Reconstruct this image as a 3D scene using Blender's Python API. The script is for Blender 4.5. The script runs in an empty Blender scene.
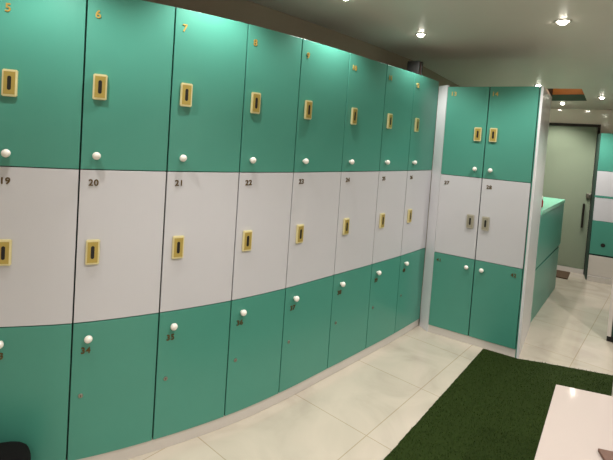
import bpy, bmesh, math, random
from mathutils import Vector, Matrix
random.seed(7)
SC = bpy.context.scene
COL = SC.collection

# ------------------------------------------------------------------ camera
EYE = 1.5024
cam_d = bpy.data.cameras.new('camera')
cam = bpy.data.objects.new('camera', cam_d)
COL.objects.link(cam)
RIGHT = Vector((0.99764, 0.0031938, 0.06857))
FWD = Vector((0.0, 0.998917, -0.0465265))
UP = RIGHT.cross(FWD)
RIGHT = FWD.cross(UP)
cam.matrix_world = Matrix((
    (RIGHT.x, UP.x, -FWD.x, 0.0),
    (RIGHT.y, UP.y, -FWD.y, 0.0),
    (RIGHT.z, UP.z, -FWD.z, EYE),
    (0, 0, 0, 1)))
cam_d.sensor_width = 36.0
cam_d.lens = 440.0 * 36.0 / 613.0
cam_d.shift_x = 0.0
cam_d.shift_y = (158.77 - 230.0) / 613.0
cam_d.clip_start = 0.02
SC.camera = cam

# ------------------------------------------------------------------ world, exposure
SC.view_settings.view_transform = 'Standard'
SC.view_settings.look = 'None'
SC.view_settings.gamma = 1.0
SC.view_settings.use_curve_mapping = False
SC.view_settings.exposure = 0.25
W = bpy.data.worlds.new('world')
SC.world = W
W.use_nodes = True
W.node_tree.nodes['Background'].inputs[0].default_value = (0.8, 0.85, 0.9, 1)
W.node_tree.nodes['Background'].inputs[1].default_value = 0.02

LIGHT_COL = (1.0, 0.955, 0.90)
P_BANK, P_MAIN, P_FAR, P_HALL = 22.0, 38.0, 46.0, 68.0

# ------------------------------------------------------------------ materials
def lin(c):
    c = c / 255.0
    return c / 12.92 if c <= 0.04045 else ((c + 0.055) / 1.055) ** 2.4

def rgb(r, g, b):
    return (lin(r), lin(g), lin(b), 1.0)

def mat(name, col, rough=0.5, metal=0.0, noise=0.0, scale=20.0, bump=0.0, bscale=200.0, spec=0.5, coat=0.0):
    m = bpy.data.materials.new(name)
    m.use_nodes = True
    nt = m.node_tree
    b = nt.nodes['Principled BSDF']
    b.inputs['Base Color'].default_value = col
    b.inputs['Roughness'].default_value = rough
    b.inputs['Metallic'].default_value = metal
    b.inputs['Specular IOR Level'].default_value = spec
    b.inputs['Coat Weight'].default_value = coat
    b.inputs['Coat Roughness'].default_value = 0.08
    tc = nt.nodes.new('ShaderNodeTexCoord')
    if noise > 0:
        n = nt.nodes.new('ShaderNodeTexNoise')
        n.inputs['Scale'].default_value = scale
        n.inputs['Detail'].default_value = 4
        nt.links.new(tc.outputs['Object'], n.inputs['Vector'])
        mix = nt.nodes.new('ShaderNodeMix')
        mix.data_type = 'RGBA'
        mix.inputs[6].default_value = tuple(c * (1 - noise) for c in col[:3]) + (1,)
        mix.inputs[7].default_value = tuple(min(1, c * (1 + noise)) for c in col[:3]) + (1,)
        nt.links.new(n.outputs['Fac'], mix.inputs[0])
        nt.links.new(mix.outputs[2], b.inputs['Base Color'])
    if bump > 0:
        n2 = nt.nodes.new('ShaderNodeTexNoise')
        n2.inputs['Scale'].default_value = bscale
        n2.inputs['Detail'].default_value = 3
        nt.links.new(tc.outputs['Object'], n2.inputs['Vector'])
        bp = nt.nodes.new('ShaderNodeBump')
        bp.inputs['Strength'].default_value = bump
        bp.inputs['Distance'].default_value = 0.002
        nt.links.new(n2.outputs['Fac'], bp.inputs['Height'])
        nt.links.new(bp.outputs['Normal'], b.inputs['Normal'])
    return m

def emit(name, col, s):
    m = bpy.data.materials.new(name)
    m.use_nodes = True
    b = m.node_tree.nodes['Principled BSDF']
    b.inputs['Base Color'].default_value = (0.9, 0.9, 0.85, 1)
    b.inputs['Emission Color'].default_value = col
    b.inputs['Emission Strength'].default_value = s
    return m

M = {}
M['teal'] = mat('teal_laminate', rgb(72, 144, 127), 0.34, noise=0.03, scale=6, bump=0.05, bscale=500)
M['white'] = mat('white_laminate', rgb(200, 200, 205), 0.36, noise=0.015, scale=6, bump=0.05, bscale=500)
M['carcass'] = mat('dark_carcass', rgb(34, 62, 52), 0.7, noise=0.08)
M['plinth'] = mat('white_plinth', rgb(206, 200, 194), 0.45, noise=0.03)
M['panelwhite'] = mat('white_gloss_panel', rgb(218, 218, 222), 0.2, noise=0.02)
M['brass'] = mat('brass', rgb(226, 216, 168), 0.28, 0.3, noise=0.08, scale=60)
M['nickel'] = mat('nickel', rgb(186, 182, 168), 0.32, 0.4, noise=0.08, scale=60)
M['brassfield'] = mat('brass_field', rgb(186, 164, 88), 0.32, 0.45, noise=0.08, scale=60)
M['nickelfield'] = mat('nickel_field', rgb(160, 156, 140), 0.32, 0.45, noise=0.08, scale=60)
M['gold'] = mat('gold_digits', rgb(206, 172, 92), 0.35, 0.6, noise=0.05, scale=60)
M['bronze'] = mat('bronze_digits', rgb(92, 72, 34), 0.45, 0.4, noise=0.05, scale=60)
M['black'] = mat('black_slot', rgb(14, 13, 12), 0.5, noise=0.05)
M['knob'] = mat('white_ceramic', rgb(236, 232, 224), 0.15, noise=0.01)
M['ceiling'] = mat('ceiling_paint', rgb(212, 204, 194), 0.4, noise=0.03, scale=3)
M['wall'] = mat('wall_paint', rgb(150, 136, 118), 0.6, noise=0.04, scale=4)
M['wallgloss'] = mat('glossy_wall_tile', rgb(246, 236, 222), 0.06, noise=0.02, scale=4, spec=0.8, coat=0.6)
M['wallside'] = mat('side_wall_paint', rgb(226, 222, 214), 0.5, noise=0.03, scale=4)
M['table'] = mat('white_gloss_top', rgb(186, 174, 168), 0.07, noise=0.02, scale=5)
M['chrome'] = mat('brushed_steel', rgb(150, 146, 136), 0.3, 0.9, noise=0.06, scale=40)
M['darkmetal'] = mat('dark_metal', rgb(44, 40, 34), 0.4, 0.5, noise=0.1)
M['mat'] = mat('brown_doormat', rgb(82, 64, 46), 0.95, noise=0.25, scale=120, bump=0.6, bscale=300)
M['bag'] = mat('black_bag', rgb(9, 9, 9), 0.9, noise=0.2, scale=30, bump=0.3, bscale=150, spec=0.2)
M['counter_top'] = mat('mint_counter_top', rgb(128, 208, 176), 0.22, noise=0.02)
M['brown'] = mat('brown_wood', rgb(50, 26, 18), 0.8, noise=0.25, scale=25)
M['darkgreen'] = mat('dark_green_board', rgb(52, 84, 66), 0.6, noise=0.05)
M['red'] = mat('red_plastic', rgb(140, 26, 24), 0.35, noise=0.03)
M['orange'] = mat('orange_wood', rgb(212, 132, 52), 0.5, noise=0.12, scale=8)
M['leather'] = mat('brown_leather', rgb(96, 66, 52), 0.55, noise=0.15, scale=60, bump=0.3)
M['lens'] = emit('lamp_lens', (1.0, 0.93, 0.8, 1), 26.0)
M['trimring'] = mat('lamp_ring', rgb(206, 202, 192), 0.3, 0.3, noise=0.02)
M['grass'] = mat('artificial_grass', rgb(36, 50, 14), 0.9, noise=0.3, scale=90, bump=0.8, bscale=260, spec=0.15)
M['blade'] = mat('grass_blades', rgb(42, 60, 16), 0.75, noise=0.35, scale=60, spec=0.2)

def frosted():
    m = mat('frosted_green_glass', rgb(150, 163, 140), 0.15, noise=0.06, scale=2.2)
    b = m.node_tree.nodes['Principled BSDF']
    b.inputs['Transmission Weight'].default_value = 0.25
    b.inputs['IOR'].default_value = 1.45
    return m
M['glass'] = frosted()

ROWA = math.radians(49.5)       # direction of the tile joints along the locker row
def marble():
    m = bpy.data.materials.new('marble_tiles')
    m.use_nodes = True
    nt = m.node_tree
    N, L = nt.nodes, nt.links
    b = N['Principled BSDF']
    tc = N.new('ShaderNodeTexCoord')
    mp = N.new('ShaderNodeMapping')
    mp.vector_type = 'TEXTURE'
    mp.inputs['Location'].default_value = (0.405, 2.195, 0)   # a joint crossing
    mp.inputs['Rotation'].default_value = (0, 0, ROWA)
    L.new(tc.outputs['Object'], mp.inputs['Vector'])
    br = N.new('ShaderNodeTexBrick')
    br.offset = 0.0
    br.squash = 1.0
    br.inputs['Scale'].default_value = 1.0
    br.inputs['Brick Width'].default_value = 0.622
    br.inputs['Row Height'].default_value = 0.622
    br.inputs['Mortar Size'].default_value = 0.0026
    br.inputs['Mortar Smooth'].default_value = 0.2
    br.inputs['Color1'].default_value = (1, 1, 1, 1)
    br.inputs['Color2'].default_value = (0.94, 0.94, 0.93, 1)
    br.inputs['Mortar'].default_value = (0.72, 0.67, 0.58, 1)
    L.new(mp.outputs['Vector'], br.inputs['Vector'])
    n1 = N.new('ShaderNodeTexNoise')
    n1.inputs['Scale'].default_value = 2.2
    n1.inputs['Detail'].default_value = 8
    n1.inputs['Distortion'].default_value = 1.6
    L.new(tc.outputs['Object'], n1.inputs['Vector'])
    r1 = N.new('ShaderNodeValToRGB')
    e = r1.color_ramp.elements
    e[0].position, e[0].color = 0.28, rgb(182, 172, 158)
    e[1].position, e[1].color = 0.62, rgb(200, 190, 175)
    x = r1.color_ramp.elements.new(0.45)
    x.color = rgb(193, 184, 169)
    L.new(n1.outputs['Fac'], r1.inputs['Fac'])
    mu = N.new('ShaderNodeMix')
    mu.data_type = 'RGBA'
    mu.blend_type = 'MULTIPLY'
    mu.inputs[0].default_value = 1.0
    L.new(r1.outputs['Color'], mu.inputs[6])
    L.new(br.outputs['Color'], mu.inputs[7])
    L.new(mu.outputs[2], b.inputs['Base Color'])
    b.inputs['Roughness'].default_value = 0.07
    b.inputs['Specular IOR Level'].default_value = 0.6
    return m
M['floor'] = marble()

# ------------------------------------------------------------------ helpers
def link(name, bm, material, parent=None, bevel=0.0, smooth=False, segs=2):
    bmesh.ops.recalc_face_normals(bm, faces=bm.faces)
    me = bpy.data.meshes.new(name)
    bm.to_mesh(me)
    bm.free()
    for m in (material if isinstance(material, (list, tuple)) else [material]):
        me.materials.append(m)
    o = bpy.data.objects.new(name, me)
    COL.objects.link(o)
    if parent is not None:
        o.parent = parent
    if smooth:
        for p in me.polygons:
            p.use_smooth = True
    if bevel > 0:
        mod = o.modifiers.new('bevel', 'BEVEL')
        mod.width = bevel
        mod.segments = segs
        mod.limit_method = 'ANGLE'
        mod.angle_limit = math.radians(40)
    return o

def shared(name, me, parent):
    o = bpy.data.objects.new(name, me)
    COL.objects.link(o)
    o.parent = parent
    return o

def tag(o, label=None, cat=None, group=None, kind=None):
    if label: o['label'] = label
    if cat: o['category'] = cat
    if group: o['group'] = group
    if kind: o['kind'] = kind
    return o

def thing(name, loc, rz, label, cat, group=None):
    o = bpy.data.objects.new(name, None)
    o.empty_display_size = 0.1
    COL.objects.link(o)
    o.location = loc
    o.rotation_euler = (0, 0, rz)
    return tag(o, label, cat, group)

def box(bm, x0, x1, y0, y1, z0, z1, mi=0):
    v = [bm.verts.new(p) for p in ((x0, y0, z0), (x1, y0, z0), (x1, y1, z0), (x0, y1, z0),
                                   (x0, y0, z1), (x1, y0, z1), (x1, y1, z1), (x0, y1, z1))]
    for f in ((3, 2, 1, 0), (4, 5, 6, 7), (0, 1, 5, 4), (1, 2, 6, 5), (2, 3, 7, 6), (3, 0, 4, 7)):
        bm.faces.new([v[i] for i in f]).material_index = mi
    return v

def prism(bm, pts, z0, z1):
    lo = [bm.verts.new((p[0], p[1], z0)) for p in pts]
    hi = [bm.verts.new((p[0], p[1], z1)) for p in pts]
    n = len(pts)
    bm.faces.new(lo[::-1])
    bm.faces.new(hi)
    for i in range(n):
        j = (i + 1) % n
        bm.faces.new((lo[i], lo[j], hi[j], hi[i]))

def lathe(bm, prof, seg=20, axis='Z', at=(0, 0, 0), mi=0):
    """prof: (radius, height) from bottom to top"""
    rings = []
    for r, h in prof:
        ring = []
        for k in range(seg):
            a = 2 * math.pi * k / seg
            x, y, z = r * math.cos(a), r * math.sin(a), h
            if axis == '-Y': x, y, z = x, -z, y
            ring.append(bm.verts.new((at[0] + x, at[1] + y, at[2] + z)))
        rings.append(ring)
    for a, b in zip(rings, rings[1:]):
        for k in range(seg):
            bm.faces.new((a[k], a[(k + 1) % seg], b[(k + 1) % seg], b[k])).material_index = mi
    bm.faces.new(rings[0][::-1]).material_index = mi
    bm.faces.new(rings[-1]).material_index = mi

def newbm():
    return bmesh.new()

# ------------------------------------------------------------------ plan of the locker row (front faces)
BL = [Vector(p) for p in ((-1.228, 1.710), (-0.928, 1.803), (-0.621, 1.969), (-0.327, 2.175), (-0.065, 2.41),
                          (0.221, 2.71), (0.504, 3.014), (0.764, 3.301), (1.039, 3.625))]
UL = [Vector(p) for p in ((1.078, 3.514), (1.344, 3.343), (1.626, 3.163))]

def path(t):
    """smooth curve through the joints of the row; t = joint index"""
    i = max(0, min(len(BL) - 2, int(math.floor(t))))
    u = t - i
    p1, p2 = BL[i], BL[i + 1]
    p0 = BL[i - 1] if i > 0 else p1 * 2 - p2
    p3 = BL[i + 2] if i + 2 < len(BL) else p2 * 2 - p1
    pos = 0.5 * ((2 * p1) + (p2 - p0) * u + (2 * p0 - 5 * p1 + 4 * p2 - p3) * u * u + (3 * p1 - p0 - 3 * p2 + p3) * u ** 3)
    d = 0.5 * ((p2 - p0) + 2 * (2 * p0 - 5 * p1 + 4 * p2 - p3) * u + 3 * (3 * p1 - p0 - 3 * p2 + p3) * u * u)
    d.normalize()
    return pos, Vector((d.y, -d.x)), d       # point, outward normal, direction

DEPTH = 0.45
ROWD = Vector((math.cos(math.radians(49.5)), math.sin(math.radians(49.5))))   # direction of the row's far half
ROWN = Vector((ROWD.y, -ROWD.x))
ENDD = Vector((math.cos(math.radians(-28)), math.sin(math.radians(-28))))     # direction of the end wall
ENDN = Vector((0.4695, 0.8829))                                             # away from the room
HC = 2.31
CREASE = Vector((1.6, 3.87))
SLOPE = 0.075
def ceil_z(p):
    return HC - SLOPE * max(0.0, (Vector(p[:2]) - CREASE).dot(ENDN))

def meet(p, d, q, e):
    """point where the line p + s*d meets q + t*e"""
    den = d.x * e.y - d.y * e.x
    s = ((q.x - p.x) * e.y - (q.y - p.y) * e.x) / den
    return p + d * s

ENDP = Vector((3.543, 5.697)) + ENDN * 0.012
back = []
for k in range(0, 33):
    p, n, d = path(k * 0.25)
    back.append(p - n * (DEPTH + 0.012))
p, n, d = path(8.0)
far_corner = meet(back[-1], ROWD, ENDP, ENDD)
p0, n0, d0 = path(0.0)
left_far = back[0] - d0 * 0.75
back = [left_far] + back
# room outline seen from above
left_near = left_far + n0 * 3.9
right_far = ENDP + ENDD * 2.7
right_near = right_far - ROWD * 7.8

def wall(name, pts, z1fn, material, thick, side):
    """upright wall along pts, thickened away from the room; side = +1 / -1"""
    bm = newbm()
    n = len(pts)
    offs = []
    for i in range(n):
        a = pts[max(0, i - 1)]
        b = pts[min(n - 1, i + 1)]
        t = (b - a).normalized()
        offs.append(Vector((t.y, -t.x)) * side * thick)
    f0 = [bm.verts.new((q.x, q.y, 0)) for q in pts]
    f1 = [bm.verts.new((q.x, q.y, z1fn(q))) for q in pts]
    b0 = [bm.verts.new((q.x + o.x, q.y + o.y, 0)) for q, o in zip(pts, offs)]
    b1 = [bm.verts.new((q.x + o.x, q.y + o.y, z1fn(q))) for q, o in zip(pts, offs)]
    for i in range(n - 1):
        bm.faces.new((f0[i], f0[i + 1], f1[i + 1], f1[i]))
        bm.faces.new((b0[i + 1], b0[i], b1[i], b1[i + 1]))
        bm.faces.new((f1[i], f1[i + 1], b1[i + 1], b1[i]))
        bm.faces.new((f0[i + 1], f0[i], b0[i], b0[i + 1]))
    bm.faces.new((f0[0], f1[0], b1[0], b0[0]))
    bm.faces.new((f0[-1], b0[-1], b1[-1], f1[-1]))
    o = link(name, bm, material)
    return tag(o, kind='structure')

# crease point on the back wall so that the ceiling fold is exact there
crease_back = meet(CREASE, ENDD, back[-1], ROWD)
backpts = [q for q in back if (q - CREASE).dot(ENDN) < -0.02]
backpts = backpts + [crease_back, far_corner]
wall('wall_back', backpts, ceil_z, M['wall'], 0.1, -1)
wall('wall_end', [far_corner, right_far], ceil_z, M['wallgloss'], 0.1, -1)
cr_right = meet(CREASE, ENDD, right_far, ROWD)
wall('wall_right', [right_far, cr_right, right_near], ceil_z, M['wallside'], 0.1, -1)
wall('wall_front', [right_near, left_near], ceil_z, M['wallside'], 0.1, -1)
wall('wall_left', [left_near, left_far], ceil_z, M['wallside'], 0.1, -1)

# floor
bm = newbm()
outline = [left_far, left_near, right_near, right_far, far_corner]
out2 = []
cen = sum(outline, Vector((0, 0))) / len(outline)
for q in outline:
    out2.append(q + (q - cen).normalized() * 0.4)
prism(bm, [(q.x, q.y) for q in out2], -0.1, 0.0)
tag(link('floor', bm, M['floor']), kind='structure')

# ceiling: a level part over the lockers, then a gentle fall to the end wall, with a hatch opening
def cw(a, b):
    """point at a along the end-wall direction, b beyond the crease"""
    q = CREASE + ENDD * a + ENDN * b
    return (q.x, q.y, HC - SLOPE * max(0.0, b))
def ab(x, y):
    v = Vector((x, y)) - CREASE
    return v.dot(ENDD), v.dot(ENDN)
HATCH = [ab(2.52, 4.80), ab(2.831, 4.652), ab(3.239, 5.204), ab(2.941, 5.409)]
bm = newbm()
def ceil_quad(a0, a1, b0, b1):
    lo = [bm.verts.new(cw(a, b)) for a, b in ((a0, b0), (a1, b0), (a1, b1), (a0, b1))]
    hi = [bm.verts.new((v.co.x, v.co.y, v.co.z + 0.04)) for v in lo]
    bm.faces.new(lo[::-1])
    bm.faces.new(hi)
    for i in range(4):
        j = (i + 1) % 4
        bm.faces.new((lo[i], lo[j], hi[j], hi[i]))
ceil_quad(-5.5, 5.5, -8.0, 0.0)
outer = [(-5.5, 0.0), (5.5, 0.0), (5.5, 2.6), (-5.5, 2.6)]
for i in range(4):
    j = (i + 1) % 4
    lo = [bm.verts.new(cw(a, b)) for a, b in (outer[i], outer[j], HATCH[j], HATCH[i])]
    hi = [bm.verts.new((v.co.x, v.co.y, v.co.z + 0.04)) for v in lo]
    bm.faces.new(lo[::-1])
    bm.faces.new(hi)
    for k in range(4):
        bm.faces.new((lo[k], lo[(k + 1) % 4], hi[(k + 1) % 4], hi[k]))
tag(link('ceiling', bm, M['ceiling']), kind='structure')

# the hatch recess above the opening
def recess(name, fn, material, parent=None):
    bm = newbm(); fn(bm)
    return link(name, bm, material, parent)
ez = math.atan2(ENDD.y, ENDD.x)
HQ = [Vector(cw(a, b)) for a, b in HATCH]          # near left, near right, far right, far left
hc = sum(HQ, Vector((0, 0, 0))) / 4
hatch = thing('ceiling_hatch', tuple(hc), 0, 'open ceiling hatch with orange lined recess near the glass door', 'hatch')
def lining(bm, i, j, lo_, hi_, inset=0.0):
    """board standing on the edge i-j of the opening, outside it, between two heights above the ceiling face"""
    a, b = HQ[i] - hc, HQ[j] - hc
    t = (b - a).normalized()
    o = Vector((t.y, -t.x, 0)).normalized()
    if o.dot((a + b) / 2) < 0: o = -o
    a2, b2 = a - o * inset, b - o * inset
    q = [a2, b2, b2 + o * 0.02, a2 + o * 0.02]
    lo = [bm.verts.new(p + Vector((0, 0, lo_))) for p in q]
    hi = [bm.verts.new(p + Vector((0, 0, hi_))) for p in q]
    bm.faces.new(lo[::-1]); bm.faces.new(hi)
    for k in range(4):
        bm.faces.new((lo[k], lo[(k + 1) % 4], hi[(k + 1) % 4], hi[k]))
recess('far_lining', lambda b: lining(b, 2, 3, 0.0445, 0.36), M['orange'], hatch)
recess('edge_band', lambda b: lining(b, 2, 3, 0.001, 0.075, 0.0205), M['darkgreen'], hatch)
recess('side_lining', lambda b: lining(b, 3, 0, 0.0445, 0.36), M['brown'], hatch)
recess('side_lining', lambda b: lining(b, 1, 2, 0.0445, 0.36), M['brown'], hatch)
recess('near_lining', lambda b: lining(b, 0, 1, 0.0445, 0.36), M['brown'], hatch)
recess('lid', lambda b: prism(b, [((p - hc) * 1.1)[:2] for p in HQ], 0.41, 0.43), M['orange'], hatch)
ld = bpy.data.lights.new('hatch_lamp', 'POINT')
ld.energy = 1.6; ld.color = (1.0, 0.88, 0.7); ld.shadow_soft_size = 0.03
lo = bpy.data.objects.new('hatch_lamp', ld)
COL.objects.link(lo)
lo.parent = hatch
lo.location = (-0.05, -0.08, 0.24)

# ------------------------------------------------------------------ downlights
def downlight(x, y, power, label, group, r=0.036, angle=130, blend=0.6, lit=True):
    z = ceil_z((x, y))
    t = thing('ceiling_light', (x, y, z), 0, label, 'ceiling light', group)
    bm = newbm()
    n = 28
    prof = [(r * 0.72, 0.004), (r * 0.74, -0.003), (r * 0.86, -0.007), (r, -0.005), (r * 1.06, 0.0005), (r * 1.06, 0.004)]
    rings = []
    for rr, h in prof:
        rings.append([bm.verts.new((rr * math.cos(2 * math.pi * k / n), rr * math.sin(2 * math.pi * k / n), h)) for k in range(n)])
    rings.append(rings[0])
    for a, b in zip(rings, rings[1:]):
        for k in range(n):
            bm.faces.new((a[k], a[(k + 1) % n], b[(k + 1) % n], b[k]))
    link('ring', bm, M['trimring'], t, smooth=True)
    bm = newbm()
    lathe(bm, [(0.003, -0.024), (r * 0.3, -0.0215), (r * 0.55, -0.014), (r * 0.715, -0.001), (r * 0.715, 0.003)], 24)
    link('lens', bm, M['lens'], t)
    L = bpy.data.lights.new('spot', 'SPOT')
    L.energy = power
    L.color = LIGHT_COL
    L.spot_size = math.radians(angle)
    L.spot_blend = blend
    L.shadow_soft_size = 0.025
    lo = bpy.data.objects.new('spot', L)
    COL.objects.link(lo)
    lo.parent = t
    lo.location = (0, 0, -0.045)
    return t

G = 'round recessed downlights in the ceiling'
downlight(0.158, 2.50, P_BANK, 'round downlight at the top edge of the photo, over lockers 8 and 9', G)
downlight(0.764, 3.222, P_BANK, 'small bright downlight in the ceiling in front of lockers 10 and 11', G)
downlight(1.48, 2.684, P_MAIN * 0.8, 'largest glowing downlight, in the open ceiling above the carpet', G, r=0.045)
downlight(2.385, 4.675, P_FAR, 'downlight just over the top right corner of the end locker unit', G)
downlight(3.097, 5.45, P_FAR * 0.6, 'downlight in the low ceiling right beside the open hatch, near the glass door', G)
downlight(3.224, 4.92, P_FAR, 'downlight in the ceiling in front of the striped cabinet at far right', G)
downlight(-0.36, 1.88, P_BANK, 'downlight over locker 7, above the photo', G)
downlight(-0.95, 1.45, P_BANK, 'downlight over locker 5, above the photo', G)
downlight(0.85, 1.75, P_MAIN * 0.42, 'added unseen downlight over the white table, above the photo', G)  # from here down: unseen fixtures, added to light the room
downlight(0.2, 0.9, P_HALL * 0.8, 'added unseen downlight over the room to the left of the white table, above the photo', G)  # hall lamps are added so the floor bounces light onto the ceiling
downlight(-0.2, -0.8, P_HALL, 'added unseen downlight behind the viewer on the left', G)
downlight(1.6, 0.3, P_HALL, 'added unseen downlight behind the viewer on the right', G)
downlight(2.5, 2.6, P_HALL, 'added unseen downlight at the right side of the room in front of the dark green locker', G)

# ------------------------------------------------------------------ shared hardware meshes
def make_plate(material, field):
    bm = newbm()
    w, h, d = 0.0265, 0.0525, 0.014
    # bevelled box plate, front towards -Y
    box(bm, -w, w, -d, 0, -h, h)
    bmesh.ops.bevel(bm, geom=[e for e in bm.edges], offset=0.0035, segments=2, affect='EDGES')
    # inner field, a shade deeper in tone than the rim
    box(bm, -w + 0.0065, w - 0.0065, -d - 0.0007, -d + 0.002, -h + 0.0085, h - 0.0085, 2)
    # key slot: a stadium, black, standing a hair proud
    n = 12
    pts = []
    sw, sh = 0.0068, 0.0205
    for k in range(n + 1):
        a = math.pi * k / n
        pts.append((sw * math.cos(a), sh + sw * math.sin(a)))
    for k in range(n + 1):
        a = math.pi + math.pi * k / n
        pts.append((sw * math.cos(a), -sh + sw * math.sin(a)))
    fr = [bm.verts.new((x, -d - 0.0012, z)) for x, z in pts]
    bk = [bm.verts.new((x, -d + 0.002, z)) for x, z in pts]
    bm.faces.new(fr).material_index = 1
    for i in range(len(pts)):
        j = (i + 1) % len(pts)
        bm.faces.new((fr[i], fr[j], bk[j], bk[i])).material_index = 1
    bmesh.ops.recalc_face_normals(bm, faces=bm.faces)
    me = bpy.data.meshes.new('lock_plate')
    bm.to_mesh(me); bm.free()
    me.materials.append(material); me.materials.append(M['black']); me.materials.append(field)
    return me
PLATE = make_plate(M['brass'], M['brassfield'])
PLATE_N = make_plate(M['nickel'], M['nickelfield'])

def make_knob():
    bm = newbm()
    r = 0.0165
    prof = [(0.009, -0.001), (0.008, 0.008)]
    for k in range(0, 9):
        a = -math.pi / 2.6 + (math.pi / 2 + math.pi / 2.6) * k / 8
        prof.append((max(0.0015, r * math.cos(a)), 0.019 + r * 0.85 * math.sin(a)))
    lathe(bm, prof, 20, '-Y')
    bmesh.ops.recalc_face_normals(bm, faces=bm.faces)
    me = bpy.data.meshes.new('knob')
    bm.to_mesh(me); bm.free()
    me.materials.append(M['knob'])
    for p in me.polygons: p.use_smooth = True
    return me
KNOB = make_knob()

def make_keyhole():
    bm = newbm()
    lathe(bm, [(0.0095, -0.001), (0.0095, 0.003), (0.0075, 0.0045)], 18, '-Y')
    box(bm, -0.0012, 0.0012, -0.0052, -0.004, -0.0045, 0.0045, 1)
    bmesh.ops.recalc_face_normals(bm, faces=bm.faces)
    me = bpy.data.meshes.new('keyhole')
    bm.to_mesh(me); bm.free()
    me.materials.append(M['chrome']); me.materials.append(M['black'])
    return me
KEYH = make_keyhole()

def text_mesh(s, size, material):
    cu = bpy.data.curves.new('number', 'FONT')
    cu.body = s
    cu.size = size
    cu.resolution_u = 4
    cu.extrude = 0.0016
    cu.offset = 0.0008
    cu.align_x = 'CENTER'
    cu.align_y = 'CENTER'
    cu.space_character = 1.08
    o = bpy.data.objects.new('number_curve', cu)
    COL.objects.link(o)
    dg = bpy.context.evaluated_depsgraph_get()
    me = bpy.data.meshes.new_from_object(o.evaluated_get(dg))
    me.transform(Matrix.Rotation(math.radians(90), 4, 'X'))
    me.name = 'number'
    COL.objects.unlink(o)
    bpy.data.objects.remove(o)
    bpy.data.curves.remove(cu)
    me.materials.clear()
    me.materials.append(material)
    return me

# ------------------------------------------------------------------ lockers
GAP = 0.0032
HGAP = 0.002
THK = 0.018
def strip_solid(bm, front, depth_a, depth_b, z0, z1):
    """solid that follows FRONT = [(point, normal)], between two depths behind it (2-D vectors in local space)"""
    n = len(front)
    A = [p - nn * depth_a for p, nn in front]
    B = [p - nn * depth_b for p, nn in front]
    a0 = [bm.verts.new((q.x, q.y, z0)) for q in A]; a1 = [bm.verts.new((q.x, q.y, z1)) for q in A]
    b0 = [bm.verts.new((q.x, q.y, z0)) for q in B]; b1 = [bm.verts.new((q.x, q.y, z1)) for q in B]
    for i in range(n - 1):
        bm.faces.new((a0[i], a0[i + 1], a1[i + 1], a1[i]))
        bm.faces.new((b0[i + 1], b0[i], b1[i], b1[i + 1]))
        bm.faces.new((a1[i], a1[i + 1], b1[i + 1], b1[i]))
        bm.faces.new((a0[i + 1], a0[i], b0[i], b0[i + 1]))
    bm.faces.new((a0[0], a1[0], b1[0], b0[0]))
    bm.faces.new((a0[-1], b0[-1], b1[-1], a1[-1]))

def locker(number, row, z0, z1, chord0, chord1, sample, depth, label, group, plate=True, knob=None, num=None, key=None,
           platepos=None, platemesh=None, nummat=None):
    """chord0/chord1: ends of the door front; sample(u) -> (point, normal) along it, u in 0..1.
    hardware positions are (distance from the left end, height)"""
    ch = chord1 - chord0
    rz = math.atan2(ch.y, ch.x)
    midp = (chord0 + chord1) / 2
    t = thing('locker', (midp.x, midp.y, z0), rz, label, 'locker', group)
    R = Matrix.Rotation(-rz, 2)
    wid = ch.length
    def loc(u):
        p, n = sample(u)
        return R @ (p - midp), R @ n
    g = GAP / wid
    fr = [loc(g + (1 - 2 * g) * k / 10) for k in range(11)]
    col = M['white'] if row == 'mid' else M['teal']
    bm = newbm()
    strip_solid(bm, fr, 0.0, THK, HGAP, z1 - z0 - HGAP)
    door = link('door', bm, col, t, bevel=0.0014)
    c = 0.0006 / wid
    fc = [loc(c + (1 - 2 * c) * k / 10) for k in range(11)]
    bm = newbm()
    strip_solid(bm, fc, THK + 0.002, depth, 0.0003, z1 - z0 - 0.0003)
    link('carcass', bm, M['carcass'], t)
    def put(name, me, s, h, lift=0.0):
        p, n = loc(s / wid)
        o = shared(name, me, door)
        o.location = (p.x + n.x * lift, p.y + n.y * lift, h - z0)
        o.rotation_euler = (0, 0, math.atan2(n.y, n.x) + math.pi / 2)
        return o
    if platepos:
        put('lock_plate', platemesh or PLATE, *platepos)
    if knob:
        put('knob', KNOB, *knob)
    if num:
        size = 0.045 if row == 'top' else 0.037
        put('number', text_mesh(str(number), size, nummat or (M['gold'] if row == 'top' else M['bronze'])), num[0], num[1], 0.0015)
    if key:
        put('keyhole', KEYH, *key)
    return t

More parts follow.
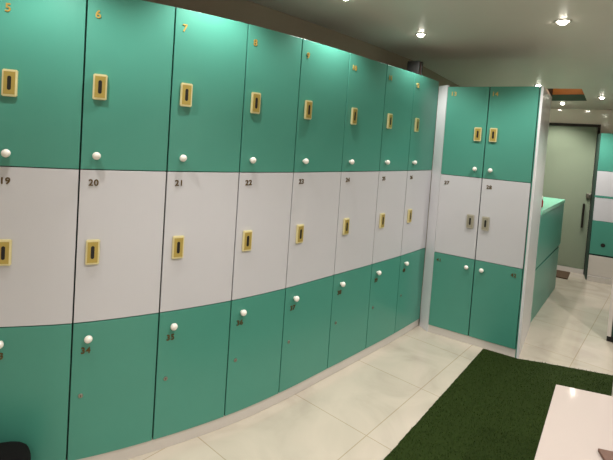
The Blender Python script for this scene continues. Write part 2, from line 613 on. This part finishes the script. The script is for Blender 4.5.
ZB = (0.0605, 0.6622, 1.3108, 2.0408)
for i in range(8):
    def samp(u, i=i):
        p, n, d = path(i + u)
        return p, n
    a, b = BL[i], BL[i + 1]
    w = (b - a).length
    k = w / 0.36
    dn, dk, dm = ((-0.030, -0.010, 0.006) if i == 0 else (-0.008, -0.004, 0.002) if i == 1 else (0.0, 0.0, 0.0))
    nT, nM, nB = 5 + i, 19 + i, 33 + i
    side = {0: 'leftmost column', 7: 'last column before the white corner strip'}.get(i)
    place = side or 'column between lockers %d and %d' % (nT - 1, nT + 1)
    locker(nT, 'top', ZB[2], ZB[3], a, b, samp, DEPTH,
           'teal top-row locker numbered %d with brass lock plate and knob, above white locker %d' % (nT, nM),
           'teal lockers in the top row', platepos=(0.066 * k, 1.660 + dn * 0.75), knob=(0.065 * k, 1.374 + dk), num=(0.046 * k, 1.955 + dn))
    locker(nM, 'mid', ZB[1], ZB[2], a, b, samp, DEPTH,
           'white middle-row locker numbered %d with brass lock plate, below teal locker %d' % (nM, nT),
           'white lockers in the middle row', platepos=(0.067 * k, 0.963 + dm), num=(0.058 * k, 1.258 + dk * 0.5))
    locker(nB, 'low', ZB[0], ZB[1], a, b, samp, DEPTH,
           'teal bottom-row locker numbered %d with knob and keyhole, below white locker %d' % (nB, nM),
           'teal lockers in the bottom row', knob=(0.066 * k, 0.594 + dm), num=(0.057 * k, 0.538 + dm), key=(0.045 * k, 0.345))

UD = (UL[2] - UL[0]).normalized()
UN = Vector((UD.y, -UD.x))
UDEP = 0.74
ZU = (0.0605, 0.6606, 1.2902, 1.9870)
for i in range(2):
    a, b = UL[i], UL[i + 1]
    w = (b - a).length
    def samp(u, a=a, b=b):
        return a + (b - a) * u, UN
    nT, nM, nB = 13 + i, 27 + i, 41 + i
    lk = 0.258 if i == 0 else 0.053
    which = 'left' if i == 0 else 'right'
    edge = 'white corner strip' if i == 0 else 'white end panel'
    locker(nT, 'top', ZU[2], ZU[3], a, b, samp, UDEP,
           'teal top locker numbered %d of the end unit, beside the %s' % (nT, edge),
           'lockers of the end unit', platepos=(lk, 1.622), knob=(lk + 0.002, 1.356), num=(0.052 if i == 0 else 0.04, 1.928),
           nummat=M['gold'])
    locker(nM, 'mid', ZU[1], ZU[2], a, b, samp, UDEP,
           'white end-unit locker numbered %d with silver lock plate, beside the %s' % (nM, edge),
           'lockers of the end unit', platepos=(lk, 0.951), num=(0.055, 1.227), platemesh=PLATE_N)
    locker(nB, 'low', ZU[0], ZU[1], a, b, samp, UDEP,
           'teal bottom locker numbered %d of the end unit, beside the %s' % (nB, edge),
           'lockers of the end unit', knob=(lk + 0.002, 0.593), num=(0.044 if i == 0 else 0.276, 0.602))

# plinths under the rows
bm = newbm()
fr = []
for k in range(0, 65):
    p, n, d = path(k / 8.0)
    fr.append((p, n))
strip_solid(bm, fr, 0.008, DEPTH - 0.01, 0.0, 0.0598)
tag(link('baseboard_left', bm, M['plinth']), kind='structure')
bm = newbm()
strip_solid(bm, [(UL[0], UN), (UL[2], UN)], 0.008, UDEP - 0.01, 0.0, 0.0598)
tag(link('baseboard_right', bm, M['plinth']), kind='structure')

# white corner strip between the row and the end unit
c0, c1 = BL[8], UL[0]
cd = (c1 - c0).normalized()
cnn = Vector((cd.y, -cd.x))
if cnn.dot(-c0) < 0: cnn = -cnn
bm = newbm()
q0, q1 = c0 + cd * 0.003, c1 - cd * 0.003
prism(bm, [tuple(q0), tuple(q1), tuple(q1 - cnn * 0.018), tuple(q0 - cnn * 0.018)], 0.0, 2.0)
tag(link('trim_1', bm, M['panelwhite']), kind='structure')

# white end panel of the unit
ep0 = UL[2] + UD * 0.002
ep = thing('end_panel', (ep0.x, ep0.y, 0), math.atan2(UD.y, UD.x), 'tall white glossy side panel closing the end locker unit beside the counter', 'panel')
bm = newbm()
v = box(bm, 0.0058, 0.022, 0.0, UDEP + 0.015, 0.0, 1.985)
link('board', bm, M['panelwhite'], ep, bevel=0.002)
bm = newbm()
box(bm, 0.0, 0.0055, 0.0, 0.0185, 0.0, 1.987)
link('edge_strip', bm, M['teal'], ep, bevel=0.001)

# small dark box standing on the locker row, cable pipe look
bp = Vector((1.10, 4.50)) + ROWN * 0.05
bx = thing('wooden_box', (0, 0, 0), 0, 'small dark brown wooden box up on top of locker 12', 'box')
p, n, d = path(7.34)
bc = p - n * 0.09
bx.location = (bc.x, bc.y, ZB[3])
bx.rotation_euler = (0, 0, math.atan2(d.y, d.x))
bm = newbm(); box(bm, -0.012, 0.046, -0.045, 0.045, 0.0, 0.112)
link('body', bm, M['brown'], bx, bevel=0.003)
bm = newbm(); box(bm, -0.018, 0.004, -0.05, 0.05, 0.001, 0.118)
box(bm, 0.034, 0.05, -0.05, 0.05, 0.001, 0.118)
link('band', bm, M['black'], bx, bevel=0.002)

# ------------------------------------------------------------------ counter
cp0 = Vector((2.075, 3.83)); cp1 = Vector((2.917, 4.935))
CDv = (cp1 - cp0).normalized()
cl = (cp1 - cp0).length
ct = thing('reception_counter', (cp0.x, cp0.y, 0), math.atan2(CDv.y, CDv.x), 'teal reception counter with mint top running from the end panel to the glass door', 'counter')
def cbx(name, m, *a, bevel=0.003):
    bm = newbm(); box(bm, *a)
    return link(name, bm, m, ct, bevel=bevel)
CW = 0.5
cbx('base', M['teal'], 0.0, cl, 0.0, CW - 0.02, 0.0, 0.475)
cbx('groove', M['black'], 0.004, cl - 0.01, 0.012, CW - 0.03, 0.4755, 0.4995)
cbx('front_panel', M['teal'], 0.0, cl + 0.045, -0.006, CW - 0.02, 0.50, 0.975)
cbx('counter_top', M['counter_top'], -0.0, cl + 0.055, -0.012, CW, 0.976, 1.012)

rb = thing('bottle', (2.215, 4.09, 1.012), 0, 'tiny red bottle with white cap on the counter beside the end panel', 'bottle')
bm = newbm(); lathe(bm, [(0.014, 0.0), (0.016, 0.004), (0.016, 0.055), (0.012, 0.068), (0.007, 0.075), (0.007, 0.08)], 18)
link('body', bm, M['red'], rb, smooth=True)
bm = newbm(); lathe(bm, [(0.011, 0.0805), (0.0115, 0.083), (0.0115, 0.104), (0.010, 0.107)], 18)
link('cap', bm, M['knob'], rb, smooth=True)

# ------------------------------------------------------------------ glass door in the end wall
dl = Vector((3.70, 5.615))          # right-hand end of the door
door = bpy.data.objects.new('door_1', None)
COL.objects.link(door)
door.location = (dl.x, dl.y, 0)
door.rotation_euler = (0, 0, ez)
tag(door, kind='structure')
def dbx(name, m, *a, bevel=0.002):
    bm = newbm(); box(bm, *a)
    return link(name, bm, m, door, bevel=bevel)
dbx('glass_pane', M['glass'], -0.90, -0.032, -0.016, -0.004, 0.06, 1.895)
dbx('top_rail', M['darkmetal'], -0.93, 0.0, -0.03, 0.0, 1.895, 1.93)
dbx('side_frame', M['darkmetal'], -0.03, 0.0, -0.03, 0.0, 0.0, 1.895)
dbx('side_frame', M['darkmetal'], -0.93, -0.902, -0.03, 0.0, 0.0, 1.895)
dbx('threshold', M['plinth'], -0.90, -0.032, -0.03, 0.0, 0.0, 0.055)
bm = newbm()
for zz in (0.63, 0.88):
    lathe(bm, [(0.008, 0.0165), (0.008, 0.05)], 14, '-Y', (-0.10, 0, zz))
lathe(bm, [(0.011, 0.60), (0.013, 0.602), (0.013, 0.908), (0.011, 0.91)], 16, 'Z', (-0.10, -0.055, 0))
link('pull_handle', bm, M['darkmetal'], door, smooth=False)
bm = newbm()
box(bm, -0.085, -0.033, -0.045, -0.017, 0.985, 1.045)
lathe(bm, [(0.016, 0.045), (0.017, 0.06), (0.012, 0.066)], 18, '-Y', (-0.062, 0, 1.015))
link('lock_case', bm, M['chrome'], door, bevel=0.003)

# doormat
mt = tag(link('doormat', (lambda b: (prism(b, [(3.10, 5.43), (3.28, 5.31), (3.50, 5.62), (3.37, 5.70)][::1], 0.0005, 0.012), b)[1])(newbm()), M['mat'], bevel=0.003),
         'small dark brown doormat on the floor in front of the glass door', 'doormat')

# ------------------------------------------------------------------ striped cabinet right of the glass door
cb = thing('storage_cabinet', (3.53, 5.352, 0), ez, 'teal and white striped cabinet standing right of the glass door', 'cabinet')
def sbx(name, m, *a, bevel=0.002, parent=None):
    bm = newbm(); box(bm, *a)
    return link(name, bm, m, parent or cb, bevel=bevel)
CWD = 0.62
sbx('body', M['carcass'], 0.0, CWD, 0.02, 0.285, 0.0, 1.805)
sbx('upper_door', M['teal'], 0.012, CWD, 0.0, 0.019, 1.353, 1.81)
sbx('drawer', M['white'], 0.012, CWD, 0.0, 0.019, 1.052, 1.350)
sbx('rail', M['teal'], 0.008, CWD, -0.002, 0.019, 1.028, 1.050)
sbx('drawer', M['white'], 0.012, CWD, 0.0, 0.019, 0.745, 1.026)
ldoor = sbx('lower_door', M['teal'], 0.012, CWD, 0.0, 0.019, 0.335, 0.742)
bm = newbm(); lathe(bm, [(0.024, -0.001), (0.024, 0.003), (0.018, 0.0045)], 24, '-Y', (0.14, 0, 0.455))
link('finger_hole', bm, M['black'], ldoor)
sbx('plinth', M['plinth'], 0.012, CWD, 0.0, 0.019, 0.07, 0.315)
sbx('skirting', M['plinth'], 0.012, CWD, -0.02, 0.019, 0.0, 0.066)

# dark green locker cut off by the right edge of the photo
gl = thing('tall_cabinet', (2.575, 3.572, 0), math.radians(-40), 'dark green cabinet with white side strip cut off by the right edge of the photo', 'cabinet')
def gbx(name, m, *a, bevel=0.002):
    bm = newbm(); box(bm, *a)
    return link(name, bm, m, gl, bevel=bevel)
gbx('body', M['carcass'], 0.03, 0.55, 0.02, 0.40, 0.045, 1.95)
gbx('side_strip', M['plinth'], 0.0, 0.029, 0.0, 0.40, 0.045, 1.95)
gbx('door', M['carcass'], 0.031, 0.55, 0.0, 0.019, 0.05, 1.94)
gbx('foot', M['black'], 0.0, 0.55, 0.01, 0.38, 0.0, 0.044)

# ------------------------------------------------------------------ artificial grass carpet
poly = [(1.435, 3.262), (1.634, 3.138), (1.745, 3.115), (2.223, 2.985), (2.46, 2.90), (2.30, 2.45), (0.75, 0.60), (0.03, 1.46)]
gr = thing('grass_carpet', (1.2, 2.3, 0), 0, 'dark green artificial grass carpet on the tiled floor in front of the end unit', 'carpet')
def ragged(pts, step=0.025, amp=0.004):
    out = []
    for i in range(len(pts)):
        a = Vector(pts[i]); b = Vector(pts[(i + 1) % len(pts)])
        n = max(1, int((b - a).length / step))
        t = (b - a).normalized(); nn = Vector((t.y, -t.x))
        for k in range(n):
            q = a + (b - a) * (k / n)
            out.append(q - nn * random.uniform(0, amp) if k else q)
    return out
bm = newbm()
rp = ragged(poly)
prism(bm, [(q.x - 1.2, q.y - 2.3) for q in rp], 0.0, 0.009)
link('backing', bm, M['grass'], gr)
def inside(x, y):
    c = False
    n = len(poly)
    for i in range(n):
        x1, y1 = poly[i]; x2, y2 = poly[(i + 1) % n]
        if (y1 > y) != (y2 > y) and x < (x2 - x1) * (y - y1) / (y2 - y1) + x1:
            c = not c
    return c
bm = newbm()
cnt = 0
while cnt < 30000:
    x, y = random.uniform(0.0, 2.5), random.uniform(0.6, 3.27)
    if not inside(x, y): continue
    if y < 0.9: continue
    cnt += 1
    a = random.uniform(0, 6.283); h = random.uniform(0.007, 0.013); w = 0.0018
    dx, dy = math.cos(a) * w, math.sin(a) * w
    l = random.uniform(0, 6.283); lx, ly = math.cos(l) * 0.006, math.sin(l) * 0.006
    x -= 1.2; y -= 2.3
    bm.faces.new((bm.verts.new((x - dx, y - dy, 0.008)), bm.verts.new((x + dx, y + dy, 0.008)), bm.verts.new((x + lx, y + ly, 0.008 + h))))
me = bpy.data.meshes.new('pile'); bm.to_mesh(me); bm.free(); me.materials.append(M['blade'])
po = shared('pile', me, gr)
po['kind'] = 'stuff'

# ------------------------------------------------------------------ white table
TZ = 0.50
TC = Vector((1.163, 1.891))
ta, tb = math.radians(54.5), math.radians(-18)
e1 = Vector((math.cos(ta), math.sin(ta))); e2 = Vector((math.cos(tb), math.sin(tb)))
q = [TC, TC - e1 * 1.0, TC - e1 * 1.0 + e2 * 0.62, TC + e2 * 0.62]
tbm = thing('table', (TC.x, TC.y, 0), 0, 'low white glossy table at the lower right, standing on the green carpet', 'table')
bm = newbm(); prism(bm, [(p.x - TC.x, p.y - TC.y) for p in q][::-1], TZ - 0.035, TZ)
link('table_top', bm, M['table'], tbm, bevel=0.003)
for u, v in ((0.12, 0.10), (0.88, 0.12), (0.12, 0.52), (0.88, 0.52)):
    p = -e1 * u + e2 * v
    bm = newbm(); box(bm, p.x - 0.025, p.x + 0.025, p.y - 0.025, p.y + 0.025, 0.0215, TZ - 0.0355)
    link('leg', bm, M['plinth'], tbm, bevel=0.003)
wl = thing('wallet', (1.085, 1.438, TZ + 0.0005), math.radians(-14), 'flat brown wallet lying on the white table near the lower edge of the photo', 'wallet')
bm = newbm(); box(bm, -0.026, 0.026, -0.05, 0.022, 0.0, 0.012)
link('cover', bm, M['leather'], wl, bevel=0.003)

# dark box with a white corner strip, at the very right edge
bn = thing('dark_box', (1.868, 2.50, 0.0215), math.radians(-35), 'low black box with thin white corner strip, behind the table at the right edge', 'box')
bm = newbm(); box(bm, 0.005, 0.22, 0.0, 0.2, 0.0, 0.262)
link('body', bm, M['bag'], bn, bevel=0.003)
bm = newbm(); box(bm, -0.001, 0.0045, -0.002, 0.02, 0.0, 0.266)
link('corner_strip', bm, M['plinth'], bn)

# black bag at the foot of the leftmost lockers
p, n, d = path(-0.12)
bp = p + n * 0.13
bg = thing('bag', (bp.x, bp.y, 0), math.atan2(d.y, d.x), 'black bag on the floor at the foot of the leftmost lockers', 'bag')
bm = newbm()
bmesh.ops.create_uvsphere(bm, u_segments=32, v_segments=20, radius=1.0)
for v in bm.verts:
    x, y, z = v.co
    f = lambda a, e: math.copysign(abs(a) ** e, a)
    v.co = Vector((f(x, 0.6) * 0.24, f(y, 0.6) * 0.10, (f(z, 0.55) + 1) * 0.136))
for v in bm.verts:
    v.co.z -= 0.02 * (1 + math.sin(v.co.x * 14 + 0.4)) * (v.co.z / 0.29)
    if v.co.z < 0.0: v.co.z = 0.0
link('body', bm, M['bag'], bg, smooth=True)
bm = newbm()
N = 14
prev = None
for k in range(N + 1):
    a = math.pi * k / N
    cx_, cz_ = -0.09 * math.cos(a), 0.225 + 0.03 * math.sin(a)
    ring = [bm.verts.new((cx_, -0.075 - 0.02 * math.sin(a) + 0.008 * math.cos(b), cz_ + 0.008 * math.sin(b))) for b in (0.4, 2.0, 3.5, 5.1)]
    if prev:
        for i in range(4):
            bm.faces.new((prev[i], prev[(i + 1) % 4], ring[(i + 1) % 4], ring[i]))
    prev = ring
link('strap', bm, M['bag'], bg, smooth=True)
